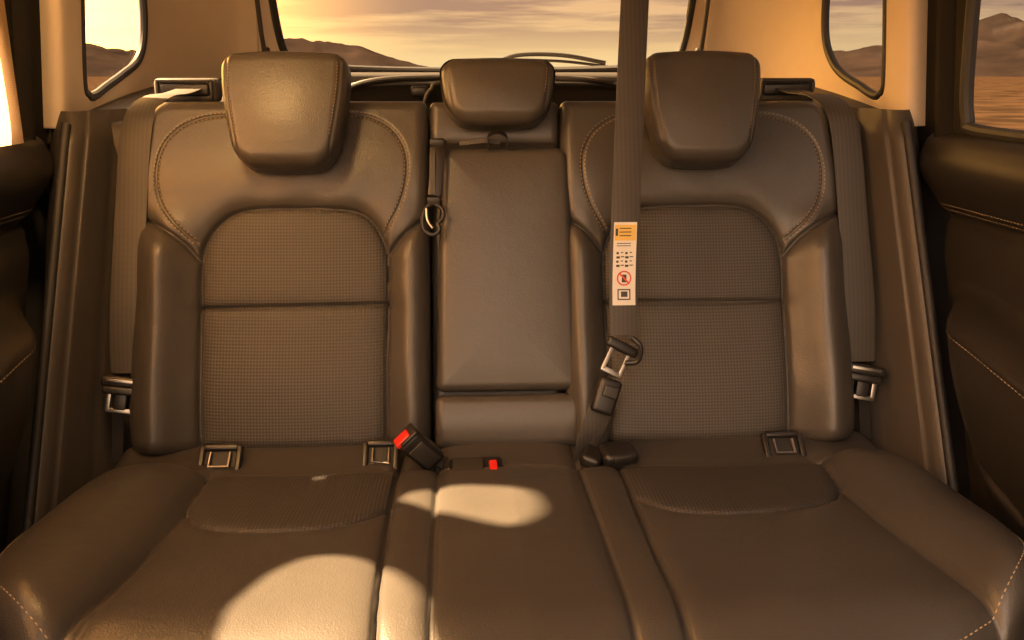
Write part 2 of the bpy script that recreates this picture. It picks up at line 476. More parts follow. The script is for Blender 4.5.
th = np.linspace(0, math.pi/2, 30)
for nm, sg, xc in (('a', -1, CX0), ('b', 1, CX1)):
    r = CR-.022
    cx = xc-sg*CR; cy = CY0+CR
    q = np.stack([cx+sg*r*np.cos(th), cy-r*np.sin(th)], 1)
    q = np.vstack([[(xc-sg*.022, 1.40)], q])
    q = catmull(q, 3)
    stitch_run('cushion_edge_stitching_'+nm, q, padC.surf, bench, r=0.0008, pitch=0.009, ln=0.006)
for L_ in (L1, L6, L3, L4):
    q = L_+np.array([0.007, 0]); q = q[q[:, 1] > .83]; q = q[q[:, 1] < 1.50]
    stitch_run('cushion_seam_stitching', q, padC.surf, bench, r=0.0005, pitch=0.006, ln=0.004, mat=M['thread_dark'])

b = Builder()
b.box((1.02, .46, .28), (.01, 1.24, .60), bev=.03, mat=M['darktrim'])
b.build('seat_base', bench)

# ------------------------------------------------------------------ car body: side trims, doors, pillars
car = empty('car_body')
def loft_side(sg, name):
    A = catmull([(.585, 1.66), (.645, 1.60), (.690, 1.545), (.715, 1.46), (.728, 1.38), (.742, 1.345), (.762, 1.36), (.79, 1.45)], 8)
    B = catmull([(.560, 1.84), (.640, 1.80), (.675, 1.755), (.695, 1.69), (.708, 1.635), (.722, 1.605), (.745, 1.615), (.79, 1.68)], 8)
    Z = np.linspace(0.45, 1.44, 90)
    P = np.zeros((len(A), len(Z), 3))
    for j, z in enumerate(Z):
        t = (z-.85)/(1.42-.85)
        q = A+(B-A)*t
        if z > 1.40: q = q+np.array([0.3*(z-1.40), 0.6*(z-1.40)])
        P[:, j, 0] = sg*q[:, 0]; P[:, j, 1] = q[:, 1]; P[:, j, 2] = z
    for gi in (22, 33):
        P[gi-1:gi+2, :, 1] += np.array([.004, .010, .004])[:, None]
    add_obj(name, P.reshape(-1, 3), grid_faces(len(A), len(Z), flip=(sg > 0)), M['trim'], parent=car, sharp=None)
    bb = Builder()
    pts = []
    for z in np.linspace(.5, 1.42, 30):
        t = (z-.85)/(1.42-.85); q = np.array([.749, 1.338])+(np.array([.732, 1.603])-np.array([.749, 1.338]))*t
        pts.append((sg*q[0], q[1], z))
    bb.tube(pts, 0.008, M['rubber'], n=12)
    bb.build('door_opening_seal', car)
loft_side(-1, 'quarter_lower_trim_a'); loft_side(1, 'quarter_lower_trim_b')

TH = 0.10
def xin(x, z): return x-TH*np.maximum(0, z-1.40)

def upper_shell(sg, name):
    path = catmull([(.850, 1.685), (.800, 1.660), (.768, 1.652), (.762, 1.672), (.766, 1.72), (.774, 1.80), (.780, 1.95), (.779, 2.08), (.768, 2.20), (.732, 2.32), (.690, 2.41), (.650, 2.455), (.600, 2.474)], 12)
    seg = np.linalg.norm(np.diff(path, axis=0), axis=1); cum = np.concatenate([[0], np.cumsum(seg)])
    Tn = 260; Zn = 130
    T = np.linspace(0, cum[-1], Tn); Z = np.linspace(1.410, 1.92, Zn)
    Xp = np.interp(T, cum, path[:, 0]); Yp = np.interp(T, cum, path[:, 1])
    k0 = int(np.argmin(Yp[:80]))
    ty = lambda y: np.interp(y, Yp[k0:], T[k0:])
    yr_ = 2.115 if sg < 0 else 2.085
    hole = catmull([(ty(1.790), 1.466), (ty(1.83), 1.462), (ty(1.90), 1.478), (ty(1.99), 1.500), (ty(yr_-.035), 1.53), (ty(yr_), 1.58), (ty(yr_-.002), 1.66), (ty(yr_-.03), 1.73), (ty(1.98), 1.76), (ty(1.85), 1.765), (ty(1.785), 1.75), (ty(1.765), 1.70), (ty(1.765), 1.50)], 8, closed=True)
    TT, ZZ = np.meshgrid(T, Z, indexing='ij')
    X3 = xin(Xp[:, None]+0*ZZ, ZZ); Y3 = Yp[:, None]-0.35*np.maximum(0, ZZ-1.5)*smooth(2.2, 2.45, Yp)[:, None]
    P = np.stack([sg*X3, Y3, ZZ], -1)
    o = add_obj(name, P.reshape(-1, 3), grid_faces(Tn, Zn, flip=(sg < 0), keep=hole_keep(TT, ZZ, hole)), M['beige'], parent=car, sharp=None)
    sm = o.modifiers.new('thick', 'SOLIDIFY'); sm.thickness = 0.004; sm.offset = -1
    def mp(t, z):
        x = np.interp(t, T, Xp); y = np.interp(t, T, Yp)
        return (sg*(xin(x, z)), y-0.35*max(0, z-1.5)*float(smooth(2.2, 2.45, y)), z)
    b = Builder(); b.tube([mp(t, z) for t, z in hole], 0.009, M['rubber'], closed=True)
    b.build('quarter_window_seal', car)
    g = Builder(); HP = [mp(t, z) for t, z in hole]; HP = [(p[0]+sg*.012, p[1], p[2]) for p in HP]
    c = tuple(np.mean(HP, axis=0)); n = len(HP)
    g.add([c]+HP, [(0, 1+i, 1+(i+1) % n) for i in range(n)], M['glass']); g.build('quarter_window', car)
upper_shell(-1, 'pillar_trim_a'); upper_shell(1, 'pillar_trim_b')

def ledge(sg, name):
    def W(x, y, h): return np.stack([sg*x, y, 1.415+0.11*(y-1.7)+h], -1)
    def hl(X, Y, e): return 0.012*smooth(.70, .78, X)
    p = Pad(.555, .83, 1.70, 2.53, (.03, .02, .03, .02), .022, .5, hl, W, res=.006)
    p.build(name, M['trim'], car, flip=(sg < 0))
    b = Builder()
    z = 1.474
    b.box((.135, .13, .012), (sg*.625, 1.88, 1.438), rot=(.11, 0, 0), bev=.006, mat=M['darktrim'])
    b.box((.128, .050, .050), (sg*.622, 1.945, z-.004), bev=.012, mat=M['trim'], seg=4)
    b.box((.100, .012, .026), (sg*.622, 1.921, z-.002), bev=.006, mat=M['black'], seg=4)
    b.box((.112, .010, .006), (sg*.622, 1.918, z+.016), bev=.002, mat=M['darktrim'])
    b.box((.006, .010, .036), (sg*.568, 1.919, z-.002), bev=.002, mat=M['darktrim'])
    b.box((.006, .010, .036), (sg*.676, 1.919, z-.002), bev=.002, mat=M['darktrim'])
    b.build('belt_outlet_cover', car)
ledge(-1, 'side_ledge_a'); ledge(1, 'side_ledge_b')

# tailgate with rear window
tg = empty('tailgate')
def tail():
    Xn, Zn = 280, 130
    X = np.linspace(-.70, .70, Xn); Z = np.linspace(1.30, 1.92, Zn)
    hole = catmull([(0, 1.512), (-.25, 1.514), (-.40, 1.520), (-.470, 1.528), (-.512, 1.545), (-.528, 1.590), (-.535, 1.70), (-.53, 1.79), (-.49, 1.83), (0, 1.84), (.49, 1.83), (.53, 1.79), (.535, 1.70), (.528, 1.590), (.512, 1.545), (.470, 1.528), (.40, 1.520), (.25, 1.514)], 8, closed=True)
    XX, ZZ = np.meshgrid(X, Z, indexing='ij')
    yy = lambda z: 2.53-0.35*np.maximum(0, z-1.5)
    P = np.stack([XX, yy(ZZ)-0.06*(XX/.66)**2, ZZ], -1)
    F = grid_faces(Xn, Zn, keep=hole_keep(XX, ZZ, hole), flip=False)
    o = add_obj('tailgate_frame', P.reshape(-1, 3), F, [M['beige']], parent=tg, sharp=None)
    sm = o.modifiers.new('thick', 'SOLIDIFY'); sm.thickness = 0.008; sm.offset = -1
    HP = [(x, yy(z)-0.06*(x/.66)**2, z) for x, z in hole]
    b = Builder(); b.tube(HP, 0.010, M['rubber'], closed=True); b.build('rear_window_seal', tg)
    g = Builder(); HQ = [(p[0], p[1]+.015, p[2]) for p in HP]; n = len(HQ)
    c = tuple(np.mean(HQ, axis=0)); g.add([c]+HQ, [(0, 1+i, 1+(i+1) % n) for i in range(n)], M['glass']); g.build('rear_window', tg)
    def W(x, z, h): return np.stack([x, 2.48-h-0.05*(x/.66)**2, z], -1)
    def hl(X, Z, e):
        c1 = 1.478-0.03*(np.abs(X)/.6)**3
        return 0.035*smooth(1.40, 1.49, Z)+0.008*np.exp(-((Z-c1)/.006)**2)
    p = Pad(-.62, .62, .55, 1.508, (.02,)*4, .015, .05, hl, W, res=.006)
    p.build('tailgate_lower_trim', M['darktrim'], tg)
    b = Builder()
    b.tube(catmull([(-.42, 2.43, 1.440), (-.28, 2.42, 1.488), (0, 2.42, 1.496), (.28, 2.42, 1.488), (.42, 2.43, 1.440)], 10), .008, M['darktrim'])
    b.tube(catmull([(-.16, 2.36, 1.425), (-.14, 2.36, 1.465), (-.08, 2.36, 1.486), (.30, 2.36, 1.488), (.40, 2.37, 1.47)], 10), .005, M['trim'])
    b.box((.045, .03, .03), (-.17, 2.40, 1.46), bev=.008, mat=M['black'])
    b.build('tailgate_garnish', tg)
    for sg in (-1, 1):
        b = Builder()
        b.tube([(sg*.562, 2.43, 1.54), (sg*.560, 2.39, 1.60), (sg*.556, 2.33, 1.74)], .006, M['trim'])
        b.box((.02, .02, .05), (sg*.560, 2.43, 1.545), bev=.006, mat=M['darktrim'])
        b.build('tailgate_strut', tg)
tail()
b = Builder()
b.tube(catmull([(.03, 2.60, 1.535), (.10, 2.60, 1.555), (.22, 2.595, 1.554), (.34, 2.60, 1.534)], 8), .006, M['black'])
b.tube(catmull([(.00, 2.60, 1.520), (.10, 2.60, 1.538), (.22, 2.60, 1.538), (.38, 2.60, 1.520)], 8), .004, M['rubber'])
b.box((.05, .04, .035), (.02, 2.60, 1.522), bev=.012, mat=M['black'])
b.build('rear_wiper')

# doors
def door(sg):
    dr = empty('rear_door')
    def yr(z): return 1.36+(z-.85)*0.49
    def W(y, z, h):
        t = (y-.30)/(1.60-.30)
        Yw = .30+t*(yr(z)-.30)
        return np.stack([sg*(.815-h), Yw, z], -1)
    arm_top = lambda Y: 1.085+0.05*smooth(1.0, 1.55, Y)
    def hd(Y, Z, e):
        h = 0.020+0.040*np.exp(-((Z-1.345)/.055)**2)
        h += -0.014*np.exp(-((Z-1.262)/.010)**2)
        h += 0.012*smooth(1.25, 1.20, Z)
        at_ = arm_top(Y)
        a = smooth(at_+.035, at_-.015, Z)*smooth(.70, at_-.05, Z)
        h += 0.085*a*smooth(1.59, 1.40, Y)
        h += -0.012*np.exp(-((Z-(at_-.20-.1*smooth(1.6, .9, Y)))/.010)**2)
        return h
    p = Pad(.30, 1.60, .48, 1.405, (.05, .12, .01, .02), .022, .06, hd, W, res=.0055)
    p.build('door_panel', M['door'], dr, flip=(sg < 0))
    for z0, z1 in ((1.282, 1.282), (1.273, 1.273)):
        q = catmull([(1.585, z0), (1.45, z0), (1.2, z0), (.8, z0)], 14)
        stitch_run('door_stitching', q, p.surf, dr, r=.0007, pitch=.009, ln=.006)
    Yq = np.linspace(1.53, .8, 50); q = np.stack([Yq, arm_top(Yq)-.022-0.02*smooth(1.5, 1.56, Yq)], 1)
    stitch_run('armrest_stitching', q, p.surf, dr, r=.0007, pitch=.009, ln=.006)
    Yn, Zn = 300, 110
    ye = 0.07 if sg < 0 else 0.10
    Y = np.linspace(.05, 1.695, Yn); Z = np.linspace(1.38, 1.90, Zn)
    hole = catmull([(.22, 1.412), (.6, 1.408), (1.0, 1.408), (1.30, 1.408), (1.395+ye, 1.412), (1.420+ye, 1.430), (1.425+ye, 1.50), (1.405+ye, 1.68), (1.37+ye, 1.77), (1.28, 1.82), (1.0, 1.84), (.5, 1.84), (.25, 1.82), (.18, 1.7), (.18, 1.45)], 8, closed=True)
    YY, ZZ = np.meshgrid(Y, Z, indexing='ij')
    rib = 0.014*np.exp(-((YY-1.59)/.014)**2)-0.01*np.exp(-((YY-1.565)/.006)**2)
    P = np.stack([sg*(xin(.800, ZZ)-rib), YY, ZZ], -1)
    o = add_obj('window_frame', P.reshape(-1, 3), grid_faces(Yn, Zn, keep=hole_keep(YY, ZZ, hole), flip=(sg < 0)), M['frame'], parent=dr, sharp=None)
    sm = o.modifiers.new('thick', 'SOLIDIFY'); sm.thickness = .006; sm.offset = -1
    HP = [(sg*xin(.800, z), y, z) for y, z in hole]
    b = Builder(); b.tube(HP, .011, M['rubber'], closed=True)
    b.build('window_seal', dr)
    g = Builder(); HQ = [(p_[0]+sg*.012, p_[1], p_[2]) for p_ in HP]; n = len(HQ)
    c = tuple(np.mean(HQ, axis=0)); g.add([c]+HQ, [(0, 1+i, 1+(i+1) % n) for i in range(n)], M['glass']); g.build('door_window', dr)
door(-1); door(1)

# added unseen translucent shade at left door window; its openings shape the sun patches
SUN = np.array([1.0, -.20, -1.10])
def sun_gobo():
    xs = -.765
    back = lambda x, y: (y+.20*(x-xs), .905+1.10*(x-xs))
    A = [(-.318, .62), (-.315, .88), (-.305, .94), (-.285, .995), (-.250, 1.035), (-.205, 1.038), (-.160, 1.010), (-.122, .965), (-.100, .92), (-.094, .86), (-.085, .78), (-.09, .62)]
    B_ = [(-.166, 1.235), (-.164, 1.258), (-.111, 1.285), (-.031, 1.275), (.022, 1.252), (.040, 1.21), (.042, 1.150), (.012, 1.105), (-.033, 1.130), (-.106, 1.190)]
    hA = catmull([back(*p) for p in A], 6, closed=True); hB = catmull([back(*p) for p in B_], 6, closed=True)
    Y, Z = np.meshgrid(np.linspace(.12, 1.515, 500), np.linspace(1.345, 1.868, 180), indexing='ij')
    k = hole_keep(Y, Z, hA, 0)
    k &= hole_keep(Y, Z, hB, 0)
    k &= ~((Y[1:, 1:] > 1.43) & (Z[1:, 1:] < 1.395))
    P = np.stack([xs+0*Y, Y, Z], -1)
    add_obj('added_sun_gobo', P.reshape(-1, 3), grid_faces(500, 180, keep=k), M['sun_gobo'], sharp=None)
sun_gobo()

# body shell, roof and floor
b = Builder()
b.box((1.70, 3.6, .05), (0, .8, .44), bev=.01, mat=M['carpet'])
b.build('floor')
def roof():
    n1, n2 = 60, 110
    xs = np.linspace(-.76, .76, n1); ys = np.linspace(-.35, 2.48, n2)
    X, Y = np.meshgrid(xs, ys, indexing='ij')
    Z = 1.93-0.05*(np.abs(X)/.76)**4-0.05*smooth(1.9, 2.5, Y)
    P = np.stack([X, Y, Z], -1)
    Xc = (X[:-1, :-1]+X[1:, 1:])/2; Yc = (Y[:-1, :-1]+Y[1:, 1:])/2
    keep = ~((np.abs(Xc) < .42) & (Yc > -.20) & (Yc < .62))  # opening added in the unseen roof for light from above
    o = add_obj('ceiling', P.reshape(-1, 3), grid_faces(n1, n2, keep=keep), M['beige'], sharp=None)
    sm = o.modifiers.new('t', 'SOLIDIFY'); sm.thickness = .03; sm.offset = 1
roof()
b = Builder()
for sg in (-1, 1):
    b.box((.03, 3.1, .98), (sg*.90, 1.05, .90), bev=.01, mat=M['paint'])
    b.box((.10, 3.0, .02), (sg*.85, 1.05, 1.375), bev=.005, mat=M['rubber'])
b.box((1.8, .03, 1.1), (0, 2.62, .93), bev=.01, mat=M['paint'])
b.box((1.2, .75, .04), (0, 2.13, .78), bev=.01, mat=M['carpet'])
b.build('outer_panels', car)

# added warm fill light, unseen, with made-up housing, to brighten the left side
fill_o = empty('added_fill_light')
b = Builder()
b.box((.16, .10, .016), (-.50, 1.12, 1.900), bev=.006, mat=M['white'])
b.box((.10, .06, .012), (-.50, 1.12, 1.890), bev=.005, mat=M['white'])
b.build('added_fill_housing', fill_o)
ld = bpy.data.lights.new('added_fill_area', 'AREA'); ld.shape = 'RECTANGLE'; ld.size = .14; ld.size_y = .10; ld.energy = 6.0; ld.color = (1.0, .56, .20)
lo = bpy.data.objects.new('added_fill_area', ld); sc.collection.objects.link(lo); lo.parent = fill_o
lo.location = (-.50, 1.12, 1.878); lo.rotation_euler = Vector((-.10, .35, -.70)).to_track_quat('-Z', 'Y').to_euler()

# ------------------------------------------------------------------ seat belts
def side_belt(sg):
    b = Builder()
    dx_ = 0.010 if sg < 0 else 0.0
    pts = [(sg*.622, 1.922, 1.474), (sg*.626, 1.84, 1.466), (sg*.634, 1.76, 1.462), (sg*.644-sg*0, 1.700, 1.440), (sg*.650, 1.665, 1.39), (sg*.656, 1.615, 1.25), (sg*.661, 1.560, 1.10), (sg*.662, 1.535, .995)]
    pts = [(p[0]-sg*dx_, p[1], p[2]) for p in pts]
    b.ribbon(pts, (1, 0, 0), .052, M['web'])
    b.ribbon([(p[0]+sg*.006, p[1]+.008, p[2]) for p in pts[3:]], (1, 0, 0), .052, M['web'])
    c = Vector((sg*(.664-dx_), 1.515, .985))
    R = Euler((math.radians(-15), 0, sg*math.radians(-6))).to_matrix() @ Euler((0, math.radians(9), 0)).to_matrix()
    b.box((.072, .018, .020), c, bev=.006, mat=M['black'], mtx=R)
    b.box((.060, .013, .014), c+R @ Vector((0, -.005, -.015)), bev=.004, mat=M['black'], mtx=R)
    b.box((.052, .004, .006), c+R @ Vector((0, -.010, .002)), bev=.001, mat=M['metal'], mtx=R)
    for dx in (-.020, .020):
        b.box((.008, .004, .040), c+R @ Vector((dx, -.002, -.032)), bev=.001, mat=M['metal'], mtx=R)
    for dz in (-.018, -.050):
        b.box((.044, .004, .008), c+R @ Vector((0, -.002, dz)), bev=.001, mat=M['metal'], mtx=R)
    b.box((.022, .010, .030), c+R @ Vector((0, 0, -.034)), bev=.003, mat=M['black'], mtx=R)
    b.ribbon([(sg*.668, 1.525, .96), (sg*.672, 1.515, .90), (sg*.675, 1.50, .84)], (1, 0, 0), .020, M['black'])
    b.build('seat_belt')
side_belt(-1); side_belt(1)

b = Builder()
cp = [(.262, 1.70, 1.88), (.250, 1.655, 1.74), (.240, 1.62, 1.625), (.226, 1.555, 1.44), (.216, 1.505, 1.30), (.211, 1.475, 1.16), (.212, 1.455, 1.075)]
b.ribbon(cp, (1, .05, 0), .049, M['web'])
R = Euler((math.radians(-18), math.radians(28), 0)).to_matrix()
c = Vector((.208, 1.450, 1.055))
b.box((.058, .014, .018), c, bev=.005, mat=M['black'], mtx=R)
for dx in (-.016, .016):
    b.box((.007, .005, .042), c+R @ Vector((dx, 0, -.026)), bev=.001, mat=M['metal'], mtx=R)
b.box((.038, .005, .009), c+R @ Vector((0, 0, -.046)), bev=.001, mat=M['metal'], mtx=R)
b.tube(catmull([(.222, 1.44, 1.075), (.236, 1.435, 1.06), (.232, 1.435, 1.035), (.212, 1.44, 1.03)], 6), .0045, M['black'])
R2_ = Euler((math.radians(-18), math.radians(20), 0)).to_matrix()
b.box((.040, .024, .062), (.180, 1.435, .973), bev=.007, mat=M['black'], mtx=R2_)
b.box((.026, .006, .020), (.186, 1.421, .985), bev=.003, mat=M['darktrim'], mtx=R2_)
b.ribbon([(.176, 1.44, .955), (.163, 1.435, .925), (.150, 1.43, .895), (.145, 1.44, .855)], [(1, 0, 0), (1, .2, 0), (1, .4, 0), (1, .5, 0)], .044, M['web'])
b.ribbon([(.186, 1.45, .945), (.180, 1.445, .915), (.166, 1.44, .87)], [(1, .3, 0), (.8, .6, 0), (.9, .5, 0)], .036, M['web'])
def belt_pt(z, dx=0, dn=0.0):
    P = catmull(cp, 8)[::-1]
    x = np.interp(z, P[:, 2], P[:, 0]); y = np.interp(z, P[:, 2], P[:, 1])
    return np.array([x+dx, y-.0022-dn, z-dn*.3])
def label_quad(z0, z1, xa, xb, mat, dn):
    n = 6; V = []; F = []
    for i, z in enumerate(np.linspace(z0, z1, n)):
        V += [belt_pt(z, xa, dn), belt_pt(z, xb, dn)]
    for i in range(n-1): F.append((2*i, 2*i+1, 2*i+3, 2*i+2))
    b.add(V, F, mat)
label_quad(1.125, 1.262, -.0195, .0195, M['white'], .0004)
label_quad(1.232, 1.258, -.0180, .0180, M['yellow'], .0009)
for z in (1.253, 1.247, 1.241): label_quad(z-.0016, z, -.010, .014-.004*((z*1000) % 2), M['ink'], .0013)
label_quad(1.240, 1.252, -.0165, -.0125, M['ink'], .0013)
for z in (1.228, 1.224): label_quad(z-.0012, z, -.014, .010, M['ink'], .0010)
for i, z in enumerate((1.214, 1.207, 1.200, 1.193)):
    for k in range(4): label_quad(z-.0045+(k % 2)*.002, z-.0008, -.014+k*.0075, -.010+k*.0075+(i % 2)*.002, M['ink'], .0010)
def ring(zc, r, w, mat):
    V, F = [], []; n = 28
    for i in range(n):
        a = 2*math.pi*i/n
        for rr in (r-w, r): V.append(belt_pt(zc+rr*math.sin(a), rr*math.cos(a), .0013))
    for i in range(n): j = (i+1) % n; F.append((2*i, 2*i+1, 2*j+1, 2*j))
    b.add(V, F, mat)
ring(1.170, .0125, .0024, M['redink'])
b.add([belt_pt(1.170+.008, -.010, .0016), belt_pt(1.170+.010, -.008, .0016), belt_pt(1.170-.008, .010, .0016), belt_pt(1.170-.010, .008, .0016)], [(0, 1, 2, 3)], M['redink'])
label_quad(1.163, 1.176, -.004, .004, M['ink'], .0011)
for a_, c_ in ((1.134, 1.152),):
    label_quad(a_, a_+.002, -.011, .011, M['ink'], .001); label_quad(c_-.002, c_, -.011, .011, M['ink'], .001)
    label_quad(a_, c_, -.011, -.009, M['ink'], .001); label_quad(a_, c_, .009, .011, M['ink'], .001)
    label_quad(a_+.005, c_-.004, -.005, .006, M['ink'], .001)
b.build('seat_belt')

# buckles on the cushion
b = Builder()
Rb = Euler((math.radians(12), math.radians(-42), math.radians(12))).to_matrix()
c = Vector((-.135, 1.400, .897))
b.box((.042, .030, .080), c, bev=.008, mat=M['black'], mtx=Rb)
b.box((.030, .022, .010), c+Rb @ Vector((-.006, 0, .040)), bev=.003, mat=M['red'], mtx=Rb)
b.box((.034, .033, .006), c+Rb @ Vector((0.004, 0, .040)), bev=.002, mat=M['black'], mtx=Rb)
b.box((.030, .004, .05), c+Rb @ Vector((0, -.015, -.004)), bev=.002, mat=M['darktrim'], mtx=Rb)
b.ribbon([tuple(c+Rb @ Vector((0, 0, -.030))), (-.098, 1.42, .862), (-.09, 1.46, .84)], (.3, 1, 0), .026, M['web'])
b.build('seat_belt_buckle')
b = Builder()
b.box((.088, .070, .022), (-.042, 1.366, .868), rot=(0.22, 0, 0.05), bev=.008, mat=M['black'])
b.box((.050, .044, .006), (-.056, 1.364, .880), rot=(0.22, 0, 0.05), bev=.002, mat=M['darktrim'])
b.box((.014, .036, .012), (-.014, 1.362, .877), rot=(0.22, 0, 0.05), bev=.003, mat=M['red'])
b.build('seat_belt_buckle')
b = Builder()
b.box((.062, .050, .034), (.200, 1.415, .872), rot=(0.2, 0, 0.2), bev=.010, mat=M['black'])
b.box((.034, .05, .024), (.155, 1.41, .872), rot=(0.1, .3, -.3), bev=.008, mat=M['black'])
b.box((.030, .006, .012), (.204, 1.389, .877), rot=(0.2, 0, 0.2), bev=.003, mat=M['darktrim'])
b.build('seat_belt_buckle')

# isofix slots
for x, y, w in ((-.474, 1.422, .074), (-.205, 1.427, .062), (.496, 1.432, .074)):
    b = Builder(); z = .868
    Rm = Euler((math.radians(42), 0, 0)).to_matrix(); c = Vector((x, y, z))
    b.box((w*.80, .012, .014), c+Rm @ Vector((0, .030, 0)), bev=.004, mat=M['black'], mtx=Rm)
    b.box((w, .016, .016), c+Rm @ Vector((0, -.030, 0)), bev=.006, mat=M['black'], mtx=Rm)
    for s_ in (-1, 1): b.box((.010, .064, .014), c+Rm @ Vector((s_*w*.42, 0, 0)), bev=.003, mat=M['black'], mtx=Rm)
    b.box((w*.8, .052, .006), c+Rm @ Vector((0, 0, -.003)), bev=.002, mat=M['rubber'], mtx=Rm)
    b.tube([tuple(c+Rm @ Vector((-w*.22, .020, .003))), tuple(c+Rm @ Vector((-w*.22, -.008, .007))), tuple(c+Rm @ Vector((w*.22, -.008, .007))), tuple(c+Rm @ Vector((w*.22, .020, .003)))], .003, M['metal'])
    b.build('isofix_anchor')

def wb(u, v, h): x, s_ = D(u, v); return tuple(WB(x, s_, h))
b = Builder()
b.ribbon([wb(441, 150, .040), wb(439, 165, .048), wb(437, 185, .050), wb(435, 206, .050)], (1, 0, 0), .024, M['black'])
b.ribbon([wb(434, 152, .038), wb(433, 172, .053), wb(433, 205, .052)], (1, 0, .2), .010, M['web'])
b.box((.028, .012, .016), wb(438, 153, .042), bev=.004, mat=M['black'])
b.box((.024, .012, .016), wb(434, 212, .052), bev=.003, mat=M['black'])
b.tube(catmull([wb(434, 214, .052), wb(442, 220, .053), wb(443, 228, .053), wb(438, 234, .053), wb(439, 241, .053), wb(432, 245, .053), wb(424, 240, .053), wb(423, 228, .053), wb(427, 218, .052), wb(434, 214, .052)], 6), .0040, M['black'])
b.tube(catmull([wb(427, 220, .056), wb(428, 231, .056), wb(433, 239, .056)], 6), .0030, M['metal'])
b.build('tether_hook')
b = Builder()
b.ribbon([wb(489, 157, .034), wb(489, 148, .046), wb(498, 144, .050), wb(507, 148, .046), wb(508, 157, .034)], (0, 1, .3), .018, M['black'])
b.ribbon([wb(460, 153, .036), wb(485, 151, .040), wb(500, 152, .036)], (0, .3, 1), .008, M['web'])
b.build('armrest_pull_strap')

# ------------------------------------------------------------------ outside: desert, mountains
def ground_mat():
    m, nt, bs, out = nmat('desert_sand'); N, L = nt.nodes, nt.links
    tc = N.new('ShaderNodeTexCoord')
    n1 = N.new('ShaderNodeTexNoise'); n1.inputs['Scale'].default_value = .35; n1.inputs['Detail'].default_value = 10
    n2 = N.new('ShaderNodeTexNoise'); n2.inputs['Scale'].default_value = .02; n2.inputs['Detail'].default_value = 4
    L.new(tc.outputs['Object'], n1.inputs['Vector']); L.new(tc.outputs['Object'], n2.inputs['Vector'])
    cr = N.new('ShaderNodeValToRGB'); e = cr.color_ramp.elements
    e[0].position = .44; e[0].color = (.004, .003, .002, 1); e[1].position = .58; e[1].color = (.028, .016, .009, 1)
    L.new(n1.outputs[0], cr.inputs[0])
    mx = N.new('ShaderNodeMix'); mx.data_type = 'RGBA'; mx.inputs[7].default_value = (.020, .012, .007, 1)
    L.new(n2.outputs[0], mx.inputs[0]); L.new(cr.outputs[0], mx.inputs[6]); L.new(mx.outputs[2], bs.inputs['Base Color'])
    bs.inputs['Roughness'].default_value = .95; bs.inputs['Specular IOR Level'].default_value = 0.0
    return m
gm = ground_mat()
b = Builder()
b.add([(-6000, -3000, 0), (6000, -3000, 0), (6000, 6000, 0), (-6000, 6000, 0)], [(0, 1, 2, 3)], gm); b.build('desert_ground', sharp=None)
def mountains():
    m, nt, bs, out = nmat('hazy_rock'); N, L = nt.nodes, nt.links
    tc = N.new('ShaderNodeTexCoord'); n1 = N.new('ShaderNodeTexNoise'); n1.inputs['Scale'].default_value = .012; n1.inputs['Detail'].default_value = 8
    L.new(tc.outputs['Object'], n1.inputs['Vector'])
    cr = N.new('ShaderNodeValToRGB'); e = cr.color_ramp.elements
    e[0].position = .35; e[0].color = (.006, .0045, .004, 1); e[1].position = .7; e[1].color = (.013, .009, .0075, 1)
    L.new(n1.outputs[0], cr.inputs[0]); L.new(cr.outputs[0], bs.inputs['Base Color']); bs.inputs['Roughness'].default_value = 1
    bs.inputs['Specular IOR Level'].default_value = 0.0
    from mathutils import noise
    na, nr = 600, 20
    A = np.radians(np.linspace(-75, 75, na)); Rr = np.linspace(1300, 2300, nr)
    V = []
    for a in A:
        ad = math.degrees(a)
        env = np.interp(ad, [-75, -40, -24, -19, -16, -12, -9, -6, -3, 0, 6, 12, 18, 24, 30, 40, 75], [75, 75, 66, 48, 40, 62, 66, 50, 22, 9, 7, 10, 30, 56, 72, 78, 64])
        for i, r in enumerate(Rr):
            x, y = r*math.sin(a), r*math.cos(a)
            k = math.sin(math.pi*min(1, i/(nr-1)))
            nz = 0.78+0.50*noise.fractal(Vector((x*.005, y*.005, 0)), 1.0, 2.0, 7)
            V.append((x, y, -2+env*k*max(.1, nz)*1.15))
    F = []
    for i in range(na-1):
        for j in range(nr-1):
            a0 = i*nr+j; F.append((a0, a0+nr, a0+nr+1, a0+1))
    add_obj('mountain_range', V, F, m, sharp=None)
mountains()

# ------------------------------------------------------------------ world: sunset sky
w = bpy.data.worlds.new('sunset_sky'); sc.world = w; w.use_nodes = True
nt = w.node_tree; nt.nodes.clear(); N, L = nt.nodes, nt.links
out = N.new('ShaderNodeOutputWorld'); bg = N.new('ShaderNodeBackground'); L.new(bg.outputs[0], out.inputs[0])
tc = N.new('ShaderNodeTexCoord')
sp = N.new('ShaderNodeSeparateXYZ'); L.new(tc.outputs['Generated'], sp.inputs[0])
cr = N.new('ShaderNodeValToRGB'); L.new(sp.outputs[2], cr.inputs[0])
E = cr.color_ramp.elements
E[0].position = 0.0; E[0].color = lin(255, 222, 160)
E[1].position = 1.0; E[1].color = lin(195, 168, 144)
for p, c in ((.03, lin(255, 212, 148)), (.07, lin(246, 196, 142)), (.13, lin(212, 178, 146)), (.4, lin(206, 178, 150))):
    q = E.new(p); q.color = c
mp = N.new('ShaderNodeMapping'); mp.inputs['Scale'].default_value = (1.4, 1.4, 20); L.new(tc.outputs['Generated'], mp.inputs[0])
no = N.new('ShaderNodeTexNoise'); no.inputs['Scale'].default_value = 3.1; no.inputs['Detail'].default_value = 8; no.inputs['Roughness'].default_value = .58
L.new(mp.outputs[0], no.inputs['Vector'])
c2 = N.new('ShaderNodeValToRGB'); c2.color_ramp.elements[0].position = .45; c2.color_ramp.elements[0].color = (0, 0, 0, 1)
